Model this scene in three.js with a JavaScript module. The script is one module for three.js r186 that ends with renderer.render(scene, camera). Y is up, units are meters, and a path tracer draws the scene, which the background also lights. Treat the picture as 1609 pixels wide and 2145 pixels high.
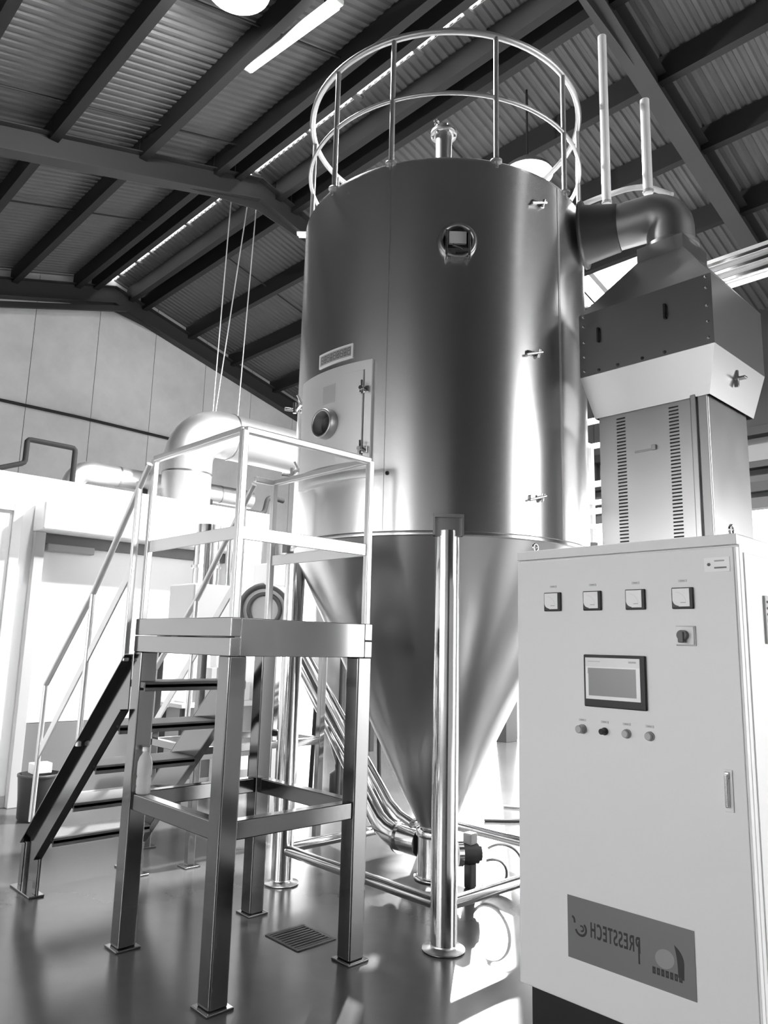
import * as THREE from 'three';
import { RoundedBoxGeometry } from 'three/addons/geometries/RoundedBoxGeometry.js';
import { mergeGeometries, toCreasedNormals } from 'three/addons/utils/BufferGeometryUtils.js';
import { RectAreaLightUniformsLib } from 'three/addons/lights/RectAreaLightUniformsLib.js';

// ------------------------------------------------------------------ camera, sky, exposure
const scene = new THREE.Scene();
const F = 1572.87, YAW = 43.524 * Math.PI / 180, PITCH = 10.106 * Math.PI / 180, ROLL = 1.442 * Math.PI / 180;
const camera = new THREE.PerspectiveCamera(2 * Math.atan(1072.5 / F) * 180 / Math.PI, 1609 / 2145, 0.05, 200);
{
  const f = new THREE.Vector3(Math.sin(YAW) * Math.cos(PITCH), Math.sin(PITCH), -Math.cos(YAW) * Math.cos(PITCH));
  const r = new THREE.Vector3(Math.cos(YAW), 0, Math.sin(YAW)), u = new THREE.Vector3().crossVectors(r, f);
  const r2 = r.clone().multiplyScalar(Math.cos(ROLL)).addScaledVector(u, Math.sin(ROLL));
  const u2 = u.clone().multiplyScalar(Math.cos(ROLL)).addScaledVector(r, -Math.sin(ROLL));
  camera.quaternion.setFromRotationMatrix(new THREE.Matrix4().makeBasis(r2, u2, f.clone().negate()));
  camera.position.set(0, 1.45, 0);
}
const SKY = 9.0, LAMP = 700, LAMP_NEAR = 25;
scene.background = new THREE.Color(1, 1, 1);
scene.backgroundIntensity = SKY;
RectAreaLightUniformsLib.init();
{
  const az = 52 * Math.PI / 180, el = 15 * Math.PI / 180, sun = new THREE.DirectionalLight(0xffffff, 9);
  sun.position.set(30 * Math.sin(az) * Math.cos(el) + 4, 30 * Math.sin(el), -30 * Math.cos(az) * Math.cos(el) - 3); sun.target.position.set(4, 0, -3);
  sun.castShadow = true; Object.assign(sun.shadow.camera, { left: -14, right: 14, top: 14, bottom: -14, near: 1, far: 70 }); sun.shadow.mapSize.set(2048, 2048); sun.shadow.radius = 2;
  scene.add(sun, sun.target);
}
const renderer = new THREE.WebGLRenderer({ antialias: true });
renderer.toneMapping = THREE.LinearToneMapping;
renderer.toneMappingExposure = 1.0;
renderer.shadowMap.enabled = true;

// ------------------------------------------------------------------ helpers
let seed = 7;
const rnd = () => { seed = (seed * 1664525 + 1013904223) >>> 0; return seed / 4294967296; };
const V = (x, y, z) => new THREE.Vector3(x, y, z);
const used = {};
function numbered(n) { used[n] = (used[n] ?? -1) + 1; return used[n] ? `${n}_${String(used[n]).padStart(3, '0')}` : n; }
function M(c, rough = 0.6, metal = 0, extra = {}) {
  const col = new THREE.Color().setRGB(c, c, c);
  return new THREE.MeshPhysicalMaterial({ color: col, roughness: rough, metalness: metal, ...extra });
}
// box by its limits, edges rounded
function bx(x0, x1, y0, y1, z0, z1, r = 0.004) {
  const w = Math.abs(x1 - x0), h = Math.abs(y1 - y0), d = Math.abs(z1 - z0);
  r = Math.min(r, w * 0.3, h * 0.3, d * 0.3);
  const g = r > 0.0008 ? new RoundedBoxGeometry(w, h, d, 1, r) : new THREE.BoxGeometry(w, h, d);
  return g.translate((x0 + x1) / 2, (y0 + y1) / 2, (z0 + z1) / 2);
}
// straight bar of rectangular section from p to q; w across (horizontal), h the other way
function bar(p, q, w, h, r = 0.004) {
  const d = new THREE.Vector3().subVectors(q, p), L = d.length(); d.normalize();
  const up0 = Math.abs(d.y) > 0.98 ? V(1, 0, 0) : V(0, 1, 0);
  const side = new THREE.Vector3().crossVectors(up0, d).normalize(), up = new THREE.Vector3().crossVectors(d, side);
  const rr = Math.min(r, w * 0.3, h * 0.3);
  const g = rr > 0.0008 ? new RoundedBoxGeometry(w, h, L, 1, rr) : new THREE.BoxGeometry(w, h, L);
  g.applyMatrix4(new THREE.Matrix4().makeBasis(side, up, d));
  return g.translate((p.x + q.x) / 2, (p.y + q.y) / 2, (p.z + q.z) / 2);
}
// round pipe along points, corners bent with radius b
class Bent extends THREE.Curve {
  constructor(path) { super(); this.path = path; }
  getPoint(t) { return this.path.getPointAt(Math.min(1, Math.max(0, t))); }
}
function pipe(pts, r, b = 0.1, seg = 0, radial = 14) {
  const path = new THREE.CurvePath(); let cur = pts[0].clone();
  for (let i = 1; i < pts.length - 1; i++) {
    const a = pts[i - 1], c = pts[i], e = pts[i + 1];
    const bb = Math.min(b, a.distanceTo(c) * 0.49, c.distanceTo(e) * 0.49);
    const p1 = c.clone().addScaledVector(a.clone().sub(c).normalize(), bb), p2 = c.clone().addScaledVector(e.clone().sub(c).normalize(), bb);
    if (p1.distanceTo(cur) > 1e-4) path.add(new THREE.LineCurve3(cur, p1));
    const k = 0.55;
    path.add(new THREE.CubicBezierCurve3(p1, p1.clone().lerp(c, k), p2.clone().lerp(c, k), p2));
    cur = p2;
  }
  path.add(new THREE.LineCurve3(cur, pts[pts.length - 1]));
  const n = seg || Math.max(2, pts.length > 2 ? Math.ceil(path.getLength() / Math.max(0.02, b / 5)) : 1);
  const tube = new THREE.TubeGeometry(new Bent(path), Math.min(n, 160), r, radial, false);
  const caps = [0, 1].map((t) => {
    const g = new THREE.CircleGeometry(r, radial), p = path.getPointAt(t), d = path.getTangentAt(t).multiplyScalar(t ? 1 : -1);
    g.applyQuaternion(new THREE.Quaternion().setFromUnitVectors(V(0, 0, 1), d)); return g.translate(p.x, p.y, p.z);
  });
  return mergeGeometries([tube, ...caps]);
}
const cyl = (p, q, r, radial = 20) => pipe([p, q], r, 0, 1, radial);
const lathe = (pts, n = 48) => new THREE.LatheGeometry(pts.map((p) => new THREE.Vector2(p[0], p[1])), n);
function join(gs) {
  gs = (Array.isArray(gs) ? gs : [gs]).map((g) => { const k = g.index ? g.toNonIndexed() : g; for (const a of Object.keys(k.attributes)) if (!['position', 'normal', 'uv'].includes(a)) k.deleteAttribute(a); return k; });
  return gs.length === 1 ? gs[0] : mergeGeometries(gs);
}
// curved plate on a vertical cylinder round (cx, cz): radius r0..r1, angle a0..a1 in degrees (x towards z), height y0..y1
function arcPlate(cx, cz, r0, r1, a0, a1, y0, y1, n = 16) {
  const pos = [], uv = [], R = Math.PI / 180;
  const P = (r, t, y) => [cx + r * Math.cos((a0 + (a1 - a0) * t) * R), y, cz + r * Math.sin((a0 + (a1 - a0) * t) * R)];
  const quad = (a, b, c, d, ua, ub, uc, ud) => { pos.push(...a, ...b, ...c, ...a, ...c, ...d); uv.push(...ua, ...ub, ...uc, ...ua, ...uc, ...ud); };
  for (let i = 0; i < n; i++) {
    const t = i / n, s = (i + 1) / n;
    quad(P(r1, t, y0), P(r1, t, y1), P(r1, s, y1), P(r1, s, y0), [t, 0], [t, 1], [s, 1], [s, 0]);
    quad(P(r0, s, y0), P(r0, s, y1), P(r0, t, y1), P(r0, t, y0), [s, 0], [s, 1], [t, 1], [t, 0]);
    quad(P(r0, t, y1), P(r0, s, y1), P(r1, s, y1), P(r1, t, y1), [0, 0], [0, 0], [0, 0], [0, 0]);
    quad(P(r1, t, y0), P(r1, s, y0), P(r0, s, y0), P(r0, t, y0), [0, 0], [0, 0], [0, 0], [0, 0]);
  }
  for (const t of [0, 1]) { const q = [P(r0, t, y0), P(r0, t, y1), P(r1, t, y1), P(r1, t, y0)]; if (t) q.reverse(); quad(...q, [0, 0], [0, 0], [0, 0], [0, 0]); }
  const g = new THREE.BufferGeometry();
  g.setAttribute('position', new THREE.Float32BufferAttribute(pos, 3)); g.setAttribute('uv', new THREE.Float32BufferAttribute(uv, 2));
  g.computeVertexNormals();
  return toCreasedNormals(g, 0.6);
}
// flat outline in the (z, y) plane, extruded along x from x0 to x1
function slabX(outline, x0, x1, holes = [], bevel = 0) {
  const s = new THREE.Shape(outline.map(([z, y]) => new THREE.Vector2(-z, y)));
  for (const h of holes) s.holes.push(new THREE.Path(h.map(([z, y]) => new THREE.Vector2(-z, y))));
  const g = new THREE.ExtrudeGeometry(s, { depth: x1 - x0, bevelEnabled: bevel > 0, bevelSize: bevel, bevelThickness: bevel, bevelSegments: 1, curveSegments: 8 });
  g.rotateY(Math.PI / 2);          // (X=-z, Y, Z=depth) -> (x=depth, y, z=-X)
  return g.translate(x0, 0, 0);
}
// flat outline in (x, y), extruded along z from z0 to z1
function slabZ(outline, z0, z1, holes = []) {
  const s = new THREE.Shape(outline.map(([x, y]) => new THREE.Vector2(x, y)));
  for (const h of holes) s.holes.push(new THREE.Path(h.map(([x, y]) => new THREE.Vector2(x, y))));
  return new THREE.ExtrudeGeometry(s, { depth: z1 - z0, bevelEnabled: false }).translate(0, 0, z0);
}
const baseOf = new Map();
function mesh(name, gs, m, parent, base) {
  const g = join(gs);
  if (base) g.translate(-base.x, -base.y, -base.z);
  const o = new THREE.Mesh(g, m); o.name = name; o.castShadow = o.receiveShadow = true; parent.add(o); return o;
}
function thing(name, label, category, base = V(0, 0, 0), group) {
  const o = new THREE.Group(); o.name = numbered(name); o.position.copy(base); o.userData = { label, category };
  if (group) o.userData.group = group;
  baseOf.set(o, base); scene.add(o); return o;
}
// part or sub-part, geometry given in world coordinates
function part(name, gs, m, parent, label) {
  const o = mesh(name, gs, m, parent, baseOf.get(parent)); baseOf.set(o, baseOf.get(parent));
  if (label) o.userData.label = label;
  return o;
}
function single(name, gs, m, label, category, group, base) {
  const g = join(gs); g.computeBoundingBox();
  const b = base ?? V((g.boundingBox.min.x + g.boundingBox.max.x) / 2, g.boundingBox.min.y, (g.boundingBox.min.z + g.boundingBox.max.z) / 2);
  const o = mesh(numbered(name), g, m, scene, b); o.position.copy(b); o.userData = { label, category };
  if (group) o.userData.group = group; return o;
}
function struct(name, gs, m) {
  if (!gs) { const o = new THREE.Group(); o.name = name; o.userData = { kind: 'structure' }; scene.add(o); baseOf.set(o, V(0, 0, 0)); return o; }
  const o = mesh(name, gs, m, scene); o.userData = { kind: 'structure' }; baseOf.set(o, V(0, 0, 0)); return o;
}
// frame standing on the tank skin: +z outwards, +y up
function frameAt(cx, cz, ang, y, r) {
  const a = ang * Math.PI / 180, n = V(Math.cos(a), 0, Math.sin(a)), up = V(0, 1, 0), rt = new THREE.Vector3().crossVectors(up, n);
  return new THREE.Matrix4().makeBasis(rt, up, n).setPosition(cx + r * n.x, y, cz + r * n.z);
}
function canvasTex(w, h, draw) {
  const c = document.createElement('canvas'); c.width = w; c.height = h; draw(c.getContext('2d'), w, h);
  const t = new THREE.CanvasTexture(c); t.colorSpace = THREE.SRGBColorSpace; t.magFilter = THREE.LinearFilter; return t;
}
function noiseTex(n, lo, hi, streak = 0, grain = 0.25) {   // smooth value noise, tileable; streak > 0 stretches it along u
  const d = new Uint8Array(n * n * 4), lay = [];
  for (const cells of [4, 9, 23, 61]) { const g = new Float32Array(cells * cells); for (let i = 0; i < g.length; i++) g[i] = rnd(); lay.push([cells, g]); }
  for (let y = 0; y < n; y++) for (let x = 0; x < n; x++) {
    let v = 0, w = 0, a = 1;
    for (const [c, g] of lay) {
      const cu = streak ? Math.max(1, Math.round(c / streak)) : c;
      const fx = x / n * cu, fy = y / n * c, x0 = Math.floor(fx), y0 = Math.floor(fy);
      let tx = fx - x0, ty = fy - y0; tx = tx * tx * (3 - 2 * tx); ty = ty * ty * (3 - 2 * ty);
      const at = (i, j) => g[(j % c) * c + (i % cu)];
      v += a * ((at(x0, y0) * (1 - tx) + at(x0 + 1, y0) * tx) * (1 - ty) + (at(x0, y0 + 1) * (1 - tx) + at(x0 + 1, y0 + 1) * tx) * ty); w += a; a *= 0.62;
    }
    v = v / w + (rnd() - 0.5) * grain * 0.2; v = lo + (hi - lo) * Math.min(1, Math.max(0, (v - 0.2) / 0.6));
    const k = (y * n + x) * 4; d[k] = d[k + 1] = d[k + 2] = Math.round(v * 255); d[k + 3] = 255;
  }
  const t = new THREE.DataTexture(d, n, n); t.wrapS = t.wrapT = THREE.RepeatWrapping; t.magFilter = THREE.LinearFilter; t.minFilter = THREE.LinearMipmapLinearFilter; t.generateMipmaps = true; t.needsUpdate = true;
  return t;
}
function uvMetres(g, su = 1, sv = su) {   // box-mapped uv in metres
  const p = g.attributes.position, n = g.attributes.normal, uv = new Float32Array(p.count * 2);
  for (let i = 0; i < p.count; i++) {
    const ax = Math.abs(n.getX(i)), ay = Math.abs(n.getY(i)), az = Math.abs(n.getZ(i));
    const [u, v] = ay > ax && ay > az ? [p.getX(i), p.getZ(i)] : ax > az ? [p.getZ(i), p.getY(i)] : [p.getX(i), p.getY(i)];
    uv[2 * i] = u * su; uv[2 * i + 1] = v * sv;
  }
  g.setAttribute('uv', new THREE.BufferAttribute(uv, 2)); return g;
}

// ------------------------------------------------------------------ materials
const floorTint = noiseTex(512, 0.72, 1.0), floorRough = noiseTex(512, 0.75, 1.0);
const wearTint = noiseTex(256, 0.82, 1.0), brushRough = noiseTex(256, 0.8, 1.0, 6, 1);
const mFloor = M(0.1, 0.25, 0, { map: floorTint, roughnessMap: floorRough });
const mWhite = M(0.82, 0.5), mWhiteGloss = M(0.82, 0.35), mPartition = M(0.9, 0.55);
const mGable = [0.64, 0.66, 0.67, 0.65].map((c) => M(c, 0.75, 0, { map: wearTint }));
const mWallDark = M(0.07, 0.8), mSheet = M(0.115, 0.6, 0.0, { map: wearTint }), mSteelDark = M(0.014, 0.6, 0.1), mRafter = M(0.03, 0.55, 0.1);
const mConcrete = M(0.5, 0.9);
const mTank = M(0.74, 0.27, 1, { anisotropy: 0.55, anisotropyRotation: Math.PI / 2 });
const mCone = M(0.7, 0.28, 1, { anisotropy: 0.6, anisotropyRotation: Math.PI / 2 });
const mHatch = M(0.85, 0.42, 0.6), mSteel = M(0.62, 0.28, 1), mSteelSoft = M(0.6, 0.38, 1, { roughnessMap: brushRough }), mPolish = M(0.72, 0.14, 1), mSteelGrey = M(0.42, 0.4, 1);
const mStand = M(0.26, 0.14, 1), mDeck = M(0.36, 0.14, 1), mDarkMetal = M(0.06, 0.5, 0.4), mBlack = M(0.012, 0.5), mPipeBlack = M(0.012, 0.75), mRubber = M(0.03, 0.7);
const mCab = M(0.8, 0.42), mCabSide = mCab, mPlinth = M(0.01, 0.6), mGlassDark = M(0.01, 0.45);
const mGalv = M(0.85, 0.42, 0.9, { map: wearTint }), mRail = M(0.8, 0.3, 0.6), mTowerRail = M(0.5, 0.42, 0.9), mTread = M(0.2, 0.55, 0.3), mElbow = M(0.3, 0.48, 1), mSkirt = M(0.36, 0.36, 1), mHeater = M(0.62, 0.36, 1, { roughnessMap: brushRough }), mHood = M(0.46, 0.3, 1);
const mPane = M(1, 0.0, 0, { transmission: 1, thickness: 0, ior: 1.45 });
const mGrey = M(0.3, 0.5), mMid = M(0.45, 0.5), mDarkGrey = M(0.12, 0.5), mPlastic = M(0.97, 0.15, 0, { transmission: 0.6, thickness: 0, ior: 1.4 });
const glow = (k) => new THREE.MeshStandardMaterial({ color: 0xffffff, emissive: 0xffffff, emissiveIntensity: k, roughness: 0.5 });

// ------------------------------------------------------------------ the setting
const X0 = -4.5, X1 = 10.2, Z0 = -12, Z1 = 6, XR = 4.83, YR = 7.55, SL = 0.28;
const roofY = (x) => YR - SL * Math.abs(x - XR);
struct('floor', uvMetres(bx(X0 - 0.3, X1 + 0.3, -0.2, 0, Z0 - 0.3, Z1 + 0.3, 0), 0.3), mFloor);
struct('ground', bx(-60, 70, -0.4, -0.02, -70, 60, 0).translate(0, -0.19, 0), mConcrete);

// gable wall at the back: panels, rebate between them, an open doorway to the right
{
  const w = struct('wall_back');
  const top = (x) => roofY(x) - 0.03, pw = 1.02;
  for (let i = 0, x = X0; x < X1 - 0.01; x += pw, i++) {
    const a = x + 0.005, b = Math.min(x + pw, X1) - 0.005, door = a > 6.0 && b < 9.9;
    const y0 = door ? 3.3 : 0, o = a < XR && b > XR ? [[a, y0], [b, y0], [b, top(b)], [XR, top(XR)], [a, top(a)]] : [[a, y0], [b, y0], [b, top(b)], [a, top(a)]];
    part('panel', uvMetres(slabZ(o, Z0 - 0.16, Z0), 0.4), mGable[(i * 7) % 4], w);
    const i1 = [[x + pw - 0.03, y0], [x + pw + 0.03, y0], [x + pw + 0.03, top(x + pw) - 0.02], [x + pw - 0.03, top(x + pw) - 0.02]];
    if (x + pw < X1 - 0.1) part('joint_strip', slabZ(i1, Z0 - 0.18, Z0 - 0.012), mDarkGrey, w);
  }
}
// left wall: high, with a wide glazed band that lets daylight in
{
  const w = struct('wall_left'), yt = roofY(X0);
  part('panel', bx(X0 - 0.2, X0, 0, 0.9, Z0, Z1, 0), mWhite, w);
  part('panel', bx(X0 - 0.2, X0, 3.0, yt + 0.1, Z0, Z1, 0), mGable[1], w);
  for (let z = Z0; z < Z1; z += 3) part('panel', bx(X0 - 0.2, X0, 0.9, 3.0, z, z + (z < -7 || z > -2 ? 3 : 0.45), 0), mWhite, w);
  const k = struct('window_1');
  for (let z = -6; z < -2; z += 3) part('pane', bx(X0 - 0.11, X0 - 0.1, 0.9, 3.0, z + 0.45, z + 3, 0), mPane, k);
}
// wall behind the camera with a wide loading door
{
  const w = struct('wall_front');
  const o = [[X0, 0], [4.7, 0], [4.7, 5.5], [10.1, 5.5], [10.1, 0], [X1, 0], [X1, roofY(X1)], [XR, YR], [X0, roofY(X0)]];
  part('panel', slabZ(o, Z1, Z1 + 0.2), mWallDark, w);
}
// right wall: dark cladding over an open side
{
  const w = struct('wall_right'), yt = roofY(X1) + 0.05;
  for (let z = Z0; z < Z1 - 0.01; z += 1.5) {
    part('panel', bx(X1, X1 + 0.16, (z < -2.6 && z > -9.1) || (z > 0.9 && z < 5) ? 3.35 : 0, 3.93, z + 0.005, z + 1.495, 0), mWallDark, w);
    part('panel', bx(X1, X1 + 0.16, 4.3, yt, z + 0.005, z + 1.495, 0), mWallDark, w);
    part('pane', bx(X1 + 0.05, X1 + 0.06, 3.93, 4.3, z + 0.06, z + 1.44, 0), M(0.3, 0.8, 0, { transmission: 0.3, thickness: 0 }), w);
    part('mullion', bx(X1 - 0.06, X1 + 0.1, 3.93, 4.3, z - 0.06, z + 0.06, 0), mSteelDark, w);
  }
  part('girt', bx(X1 - 0.14, X1 + 0.02, 3.86, 3.95, Z0, Z1, 0.005), mSteelDark, w);
  part('girt', bx(X1 - 0.1, X1 + 0.02, 3.55, 3.68, Z0, Z1, 0.005), mSteelDark, w);
  part('girt', bx(X1 - 0.14, X1 + 0.02, 4.3, 4.42, Z0, Z1, 0.005), mSteelDark, w);
  for (const z of [-12, -7.6, -2.9, 1.8]) part('column', bx(X1 - 0.3, X1, 0, yt - 0.3, z - 0.1, z + 0.1, 0.005), mRafter, w);
}
// roof: ribbed sheets on purlins and rafters, an open glazed slit along the ridge, one roof light
const frames = [-12, -7.6, -2.9, 1.8, 6];
{
  const c = struct('ceiling');
  const sheet = (xa, xb, za, zb) => {          // ribs run down the slope; closed, 25 mm thick
    const pitch = 0.1, amp = 0.022, n = Math.round((zb - za) / pitch), lo = [], hi = [];
    for (let i = 0; i < n; i++) for (const [t, h] of [[0, 0], [0.28, 0], [0.42, 1], [0.8, 1], [0.94, 0]]) { lo.push([za + (i + t) * pitch, h * amp]); hi.push([za + (i + t) * pitch, h * amp + 0.02]); }
    lo.push([zb, 0]); hi.push([zb, 0.02]);
    const pos = [], q = (a, b, e, f) => pos.push(...a, ...b, ...e, ...a, ...e, ...f);
    const P = (x, [z, h]) => [x, roofY(x) + h, z];
    for (let i = 0; i < lo.length - 1; i++) {
      q(P(xa, lo[i]), P(xb, lo[i]), P(xb, lo[i + 1]), P(xa, lo[i + 1]));
      q(P(xa, hi[i + 1]), P(xb, hi[i + 1]), P(xb, hi[i]), P(xa, hi[i]));
      q(P(xa, lo[i + 1]), P(xa, hi[i + 1]), P(xa, hi[i]), P(xa, lo[i])); q(P(xb, lo[i]), P(xb, hi[i]), P(xb, hi[i + 1]), P(xb, lo[i + 1]));
    }
    const g = new THREE.BufferGeometry(); g.setAttribute('position', new THREE.Float32BufferAttribute(pos, 3)); g.computeVertexNormals(); g.setAttribute('uv', new THREE.BufferAttribute(new Float32Array(pos.length / 3 * 2), 2));
    return uvMetres(g, 0.3);
  };
  const slit = 0.045, lightZ = [-5.5, -4.1], lightX = [8.27, 9.12];
  for (let i = 0; i < 4; i++) {
    const [a, b] = [frames[i] - (i ? 0 : 0.2), frames[i + 1] + (i === 3 ? 0.2 : 0)];
    part('roof_sheet', sheet(X0 - 0.2, XR - slit, a, b), mSheet, c);
    if (i === 1) {
      part('roof_sheet', sheet(XR + slit, lightX[0], a, b), mSheet, c);
      part('roof_sheet', sheet(lightX[0], lightX[1], a, lightZ[0]), mSheet, c);
      part('roof_sheet', sheet(lightX[0], lightX[1], lightZ[1], b), mSheet, c);
      part('roof_sheet', sheet(lightX[1], X1 + 0.2, a, b), mSheet, c);
    } else part('roof_sheet', sheet(XR + slit, X1 + 0.2, a, b), mSheet, c);
  }
  const k = struct('window_2');
  const sl = (xa, xb, za, zb, y, t = 0.01) => slabZ([[xa, roofY(xa) + y], [xb, roofY(xb) + y], [xb, roofY(xb) + y + t], [xa, roofY(xa) + y + t]], za, zb);
  part('pane', sl(lightX[0], lightX[1], lightZ[0], lightZ[1], 0.01), mPane, k);
  for (const z of [-4.98]) part('glazing_bar', sl(lightX[0], lightX[1], z - 0.035, z + 0.035, -0.04, 0.05), mMid, k);
  // ridge glazing and the clips across it
  const rg = struct('window_3');
  part('pane', slabZ([[XR - slit, YR - 0.012], [XR, YR], [XR + slit, YR - 0.012], [XR + slit, YR - 0.006], [XR, YR + 0.006], [XR - slit, YR - 0.006]], Z0, Z1), mPane, rg);
  let zc = Z0 + 0.25; while (zc < Z1) { part('ridge_clip', bx(XR - 0.09, XR + 0.09, YR - 0.05, YR - 0.022, zc, zc + 0.03 + rnd() * 0.05, 0.003), mDarkGrey, rg); zc += 0.45 + rnd() * 0.8; }
  // purlins: cold-rolled channels along the building
  const purl = (x, h = 0.26, w = 0.09) => {
    const y = roofY(x) - 0.005, o = [[x - w / 2, y], [x + w / 2, y], [x + w / 2, y - 0.02], [x - w / 2 + 0.012, y - 0.02], [x - w / 2 + 0.012, y - h + 0.012], [x + w / 2, y - h + 0.012], [x + w / 2, y - h], [x - w / 2, y - h]];
    for (let i = 0; i < 4; i++) part('purlin', slabZ(o, frames[i] + 0.01, frames[i + 1] - 0.01), mSteelDark, c);
  };
  for (const x of [4.52, 5.14]) purl(x, 0.26);
  for (const x of [4.22, 3.27, 2.30, 1.33, 0.36, -0.6, -1.6, -2.6, -3.6, 5.40, 6.30, 7.22, 8.2, 9.18]) purl(x);
  // rafters: I-sections, haunched at the ridge
  for (const z of frames) {
    const zz = z === -12 ? -11.9 : z === 6 ? 5.9 : z;
    for (const s of [-1, 1]) {
      const xe = s < 0 ? X0 : X1, y = (x, d) => roofY(x) - d;
      const web = [[XR, y(XR, 0.2)], [xe, y(xe, 0.2)], [xe, y(xe, 0.5)], [XR + s * 1, y(XR + s * 1, 0.5)], [XR, y(XR, 0.62)]];
      const strip = (d0, d1) => [[XR, y(XR, d0)], [xe, y(xe, d0)], [xe, y(xe, d1)], [XR, y(XR, d1)]];
      part('rafter', [slabZ(web, zz - 0.006, zz + 0.006), slabZ(strip(0.2, 0.214), zz - 0.09, zz + 0.09), slabZ(strip(0.49, 0.504), zz - 0.09, zz + 0.09)], mRafter, c);
    }
  }
  // tie rods between the purlins
  for (const z of [-9.45, -7.1, -5.2, -0.6]) for (const s of [-1, 1]) {
    const a = XR + s * 0.62, b = s < 0 ? -3.6 : 9.9;
    part('tie_rod', cyl(V(a, roofY(a) - 0.1, z), V(b, roofY(b) - 0.1, z), 0.012, 8), mSteelDark, c);
  }
}

// white partition with a hinged door, a roller door and a flat roof behind it
const ZP = -7.156;
{
  const w = struct('wall_partition');
  const o = [[X0, 0], [2.46, 0], [2.46, 2.42], [4.42, 2.42], [4.42, 0], [5.05, 0], [5.05, 2.92], [X0, 2.92]];
  part('panel', slabZ(o, ZP - 0.1, ZP), mPartition, w);
  part('panel', bx(4.95, 5.05, 0, 2.92, -9.9, ZP - 0.1, 0), mPartition, w);
  part('panel', bx(X0, 5.05, 0, 2.82, -10, -9.9, 0), mPartition, w);
  part('roof_slab', bx(X0, 5.05, 2.82, 2.92, -10, ZP - 0.1, 0.004), mPartition, w);
  const d = struct('door_1');
  part('leaf', bx(1.15, 2.17, 0.01, 2.56, ZP + 0.002, ZP + 0.035, 0.004), mWhiteGloss, d);
  part('door_frame', [bx(2.17, 2.25, 0, 2.63, ZP + 0.001, ZP + 0.06, 0.006), bx(1.07, 1.15, 0, 2.63, ZP + 0.001, ZP + 0.06, 0.006), bx(1.15, 2.17, 2.56, 2.63, ZP + 0.001, ZP + 0.06, 0.006)], mWhiteGloss, d);
  part('push_plate', bx(1.95, 2.13, 0.90, 0.96, ZP + 0.035, ZP + 0.045, 0.003), mMid, d);
  const r = struct('door_2');
  part('housing', bx(2.36, 4.52, 2.40, 2.66, ZP + 0.001, ZP + 0.27, 0.02), mWhiteGloss, r);
  part('guide_rail', bx(2.37, 2.46, 0, 2.40, ZP + 0.001, ZP + 0.08, 0.006), mMid, r);
  part('guide_rail', bx(4.42, 4.51, 0, 2.40, ZP + 0.001, ZP + 0.08, 0.006), mMid, r);
  part('curtain', bx(2.46, 4.42, 0.69, 2.33, ZP - 0.09, ZP - 0.082, 0), M(0.8, 0.3), r);
  part('curtain_band', bx(2.46, 4.42, 0.04, 0.685, ZP - 0.09, ZP - 0.08, 0), M(0.16, 0.3), r);
  part('bottom_bar', bx(2.46, 4.42, 0.003, 0.045, ZP - 0.1, ZP - 0.07, 0.004), mMid, r);
  part('slot_cover', bx(2.46, 4.42, 2.30, 2.42, ZP - 0.1, ZP - 0.02, 0.004), mDarkGrey, r);
  part('motor_cover', bx(2.5, 2.95, 2.24, 2.31, ZP - 0.08, ZP + 0.02, 0.01), mGrey, r);
  struct('baseboard_partition', [bx(X0, 1.07, 0, 0.1, ZP + 0.001, ZP + 0.015, 0.003), bx(2.25, 2.37, 0, 0.1, ZP + 0.001, ZP + 0.015, 0.003), bx(4.51, 5.05, 0, 0.1, ZP + 0.001, ZP + 0.015, 0.003)], mMid);
}

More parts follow.
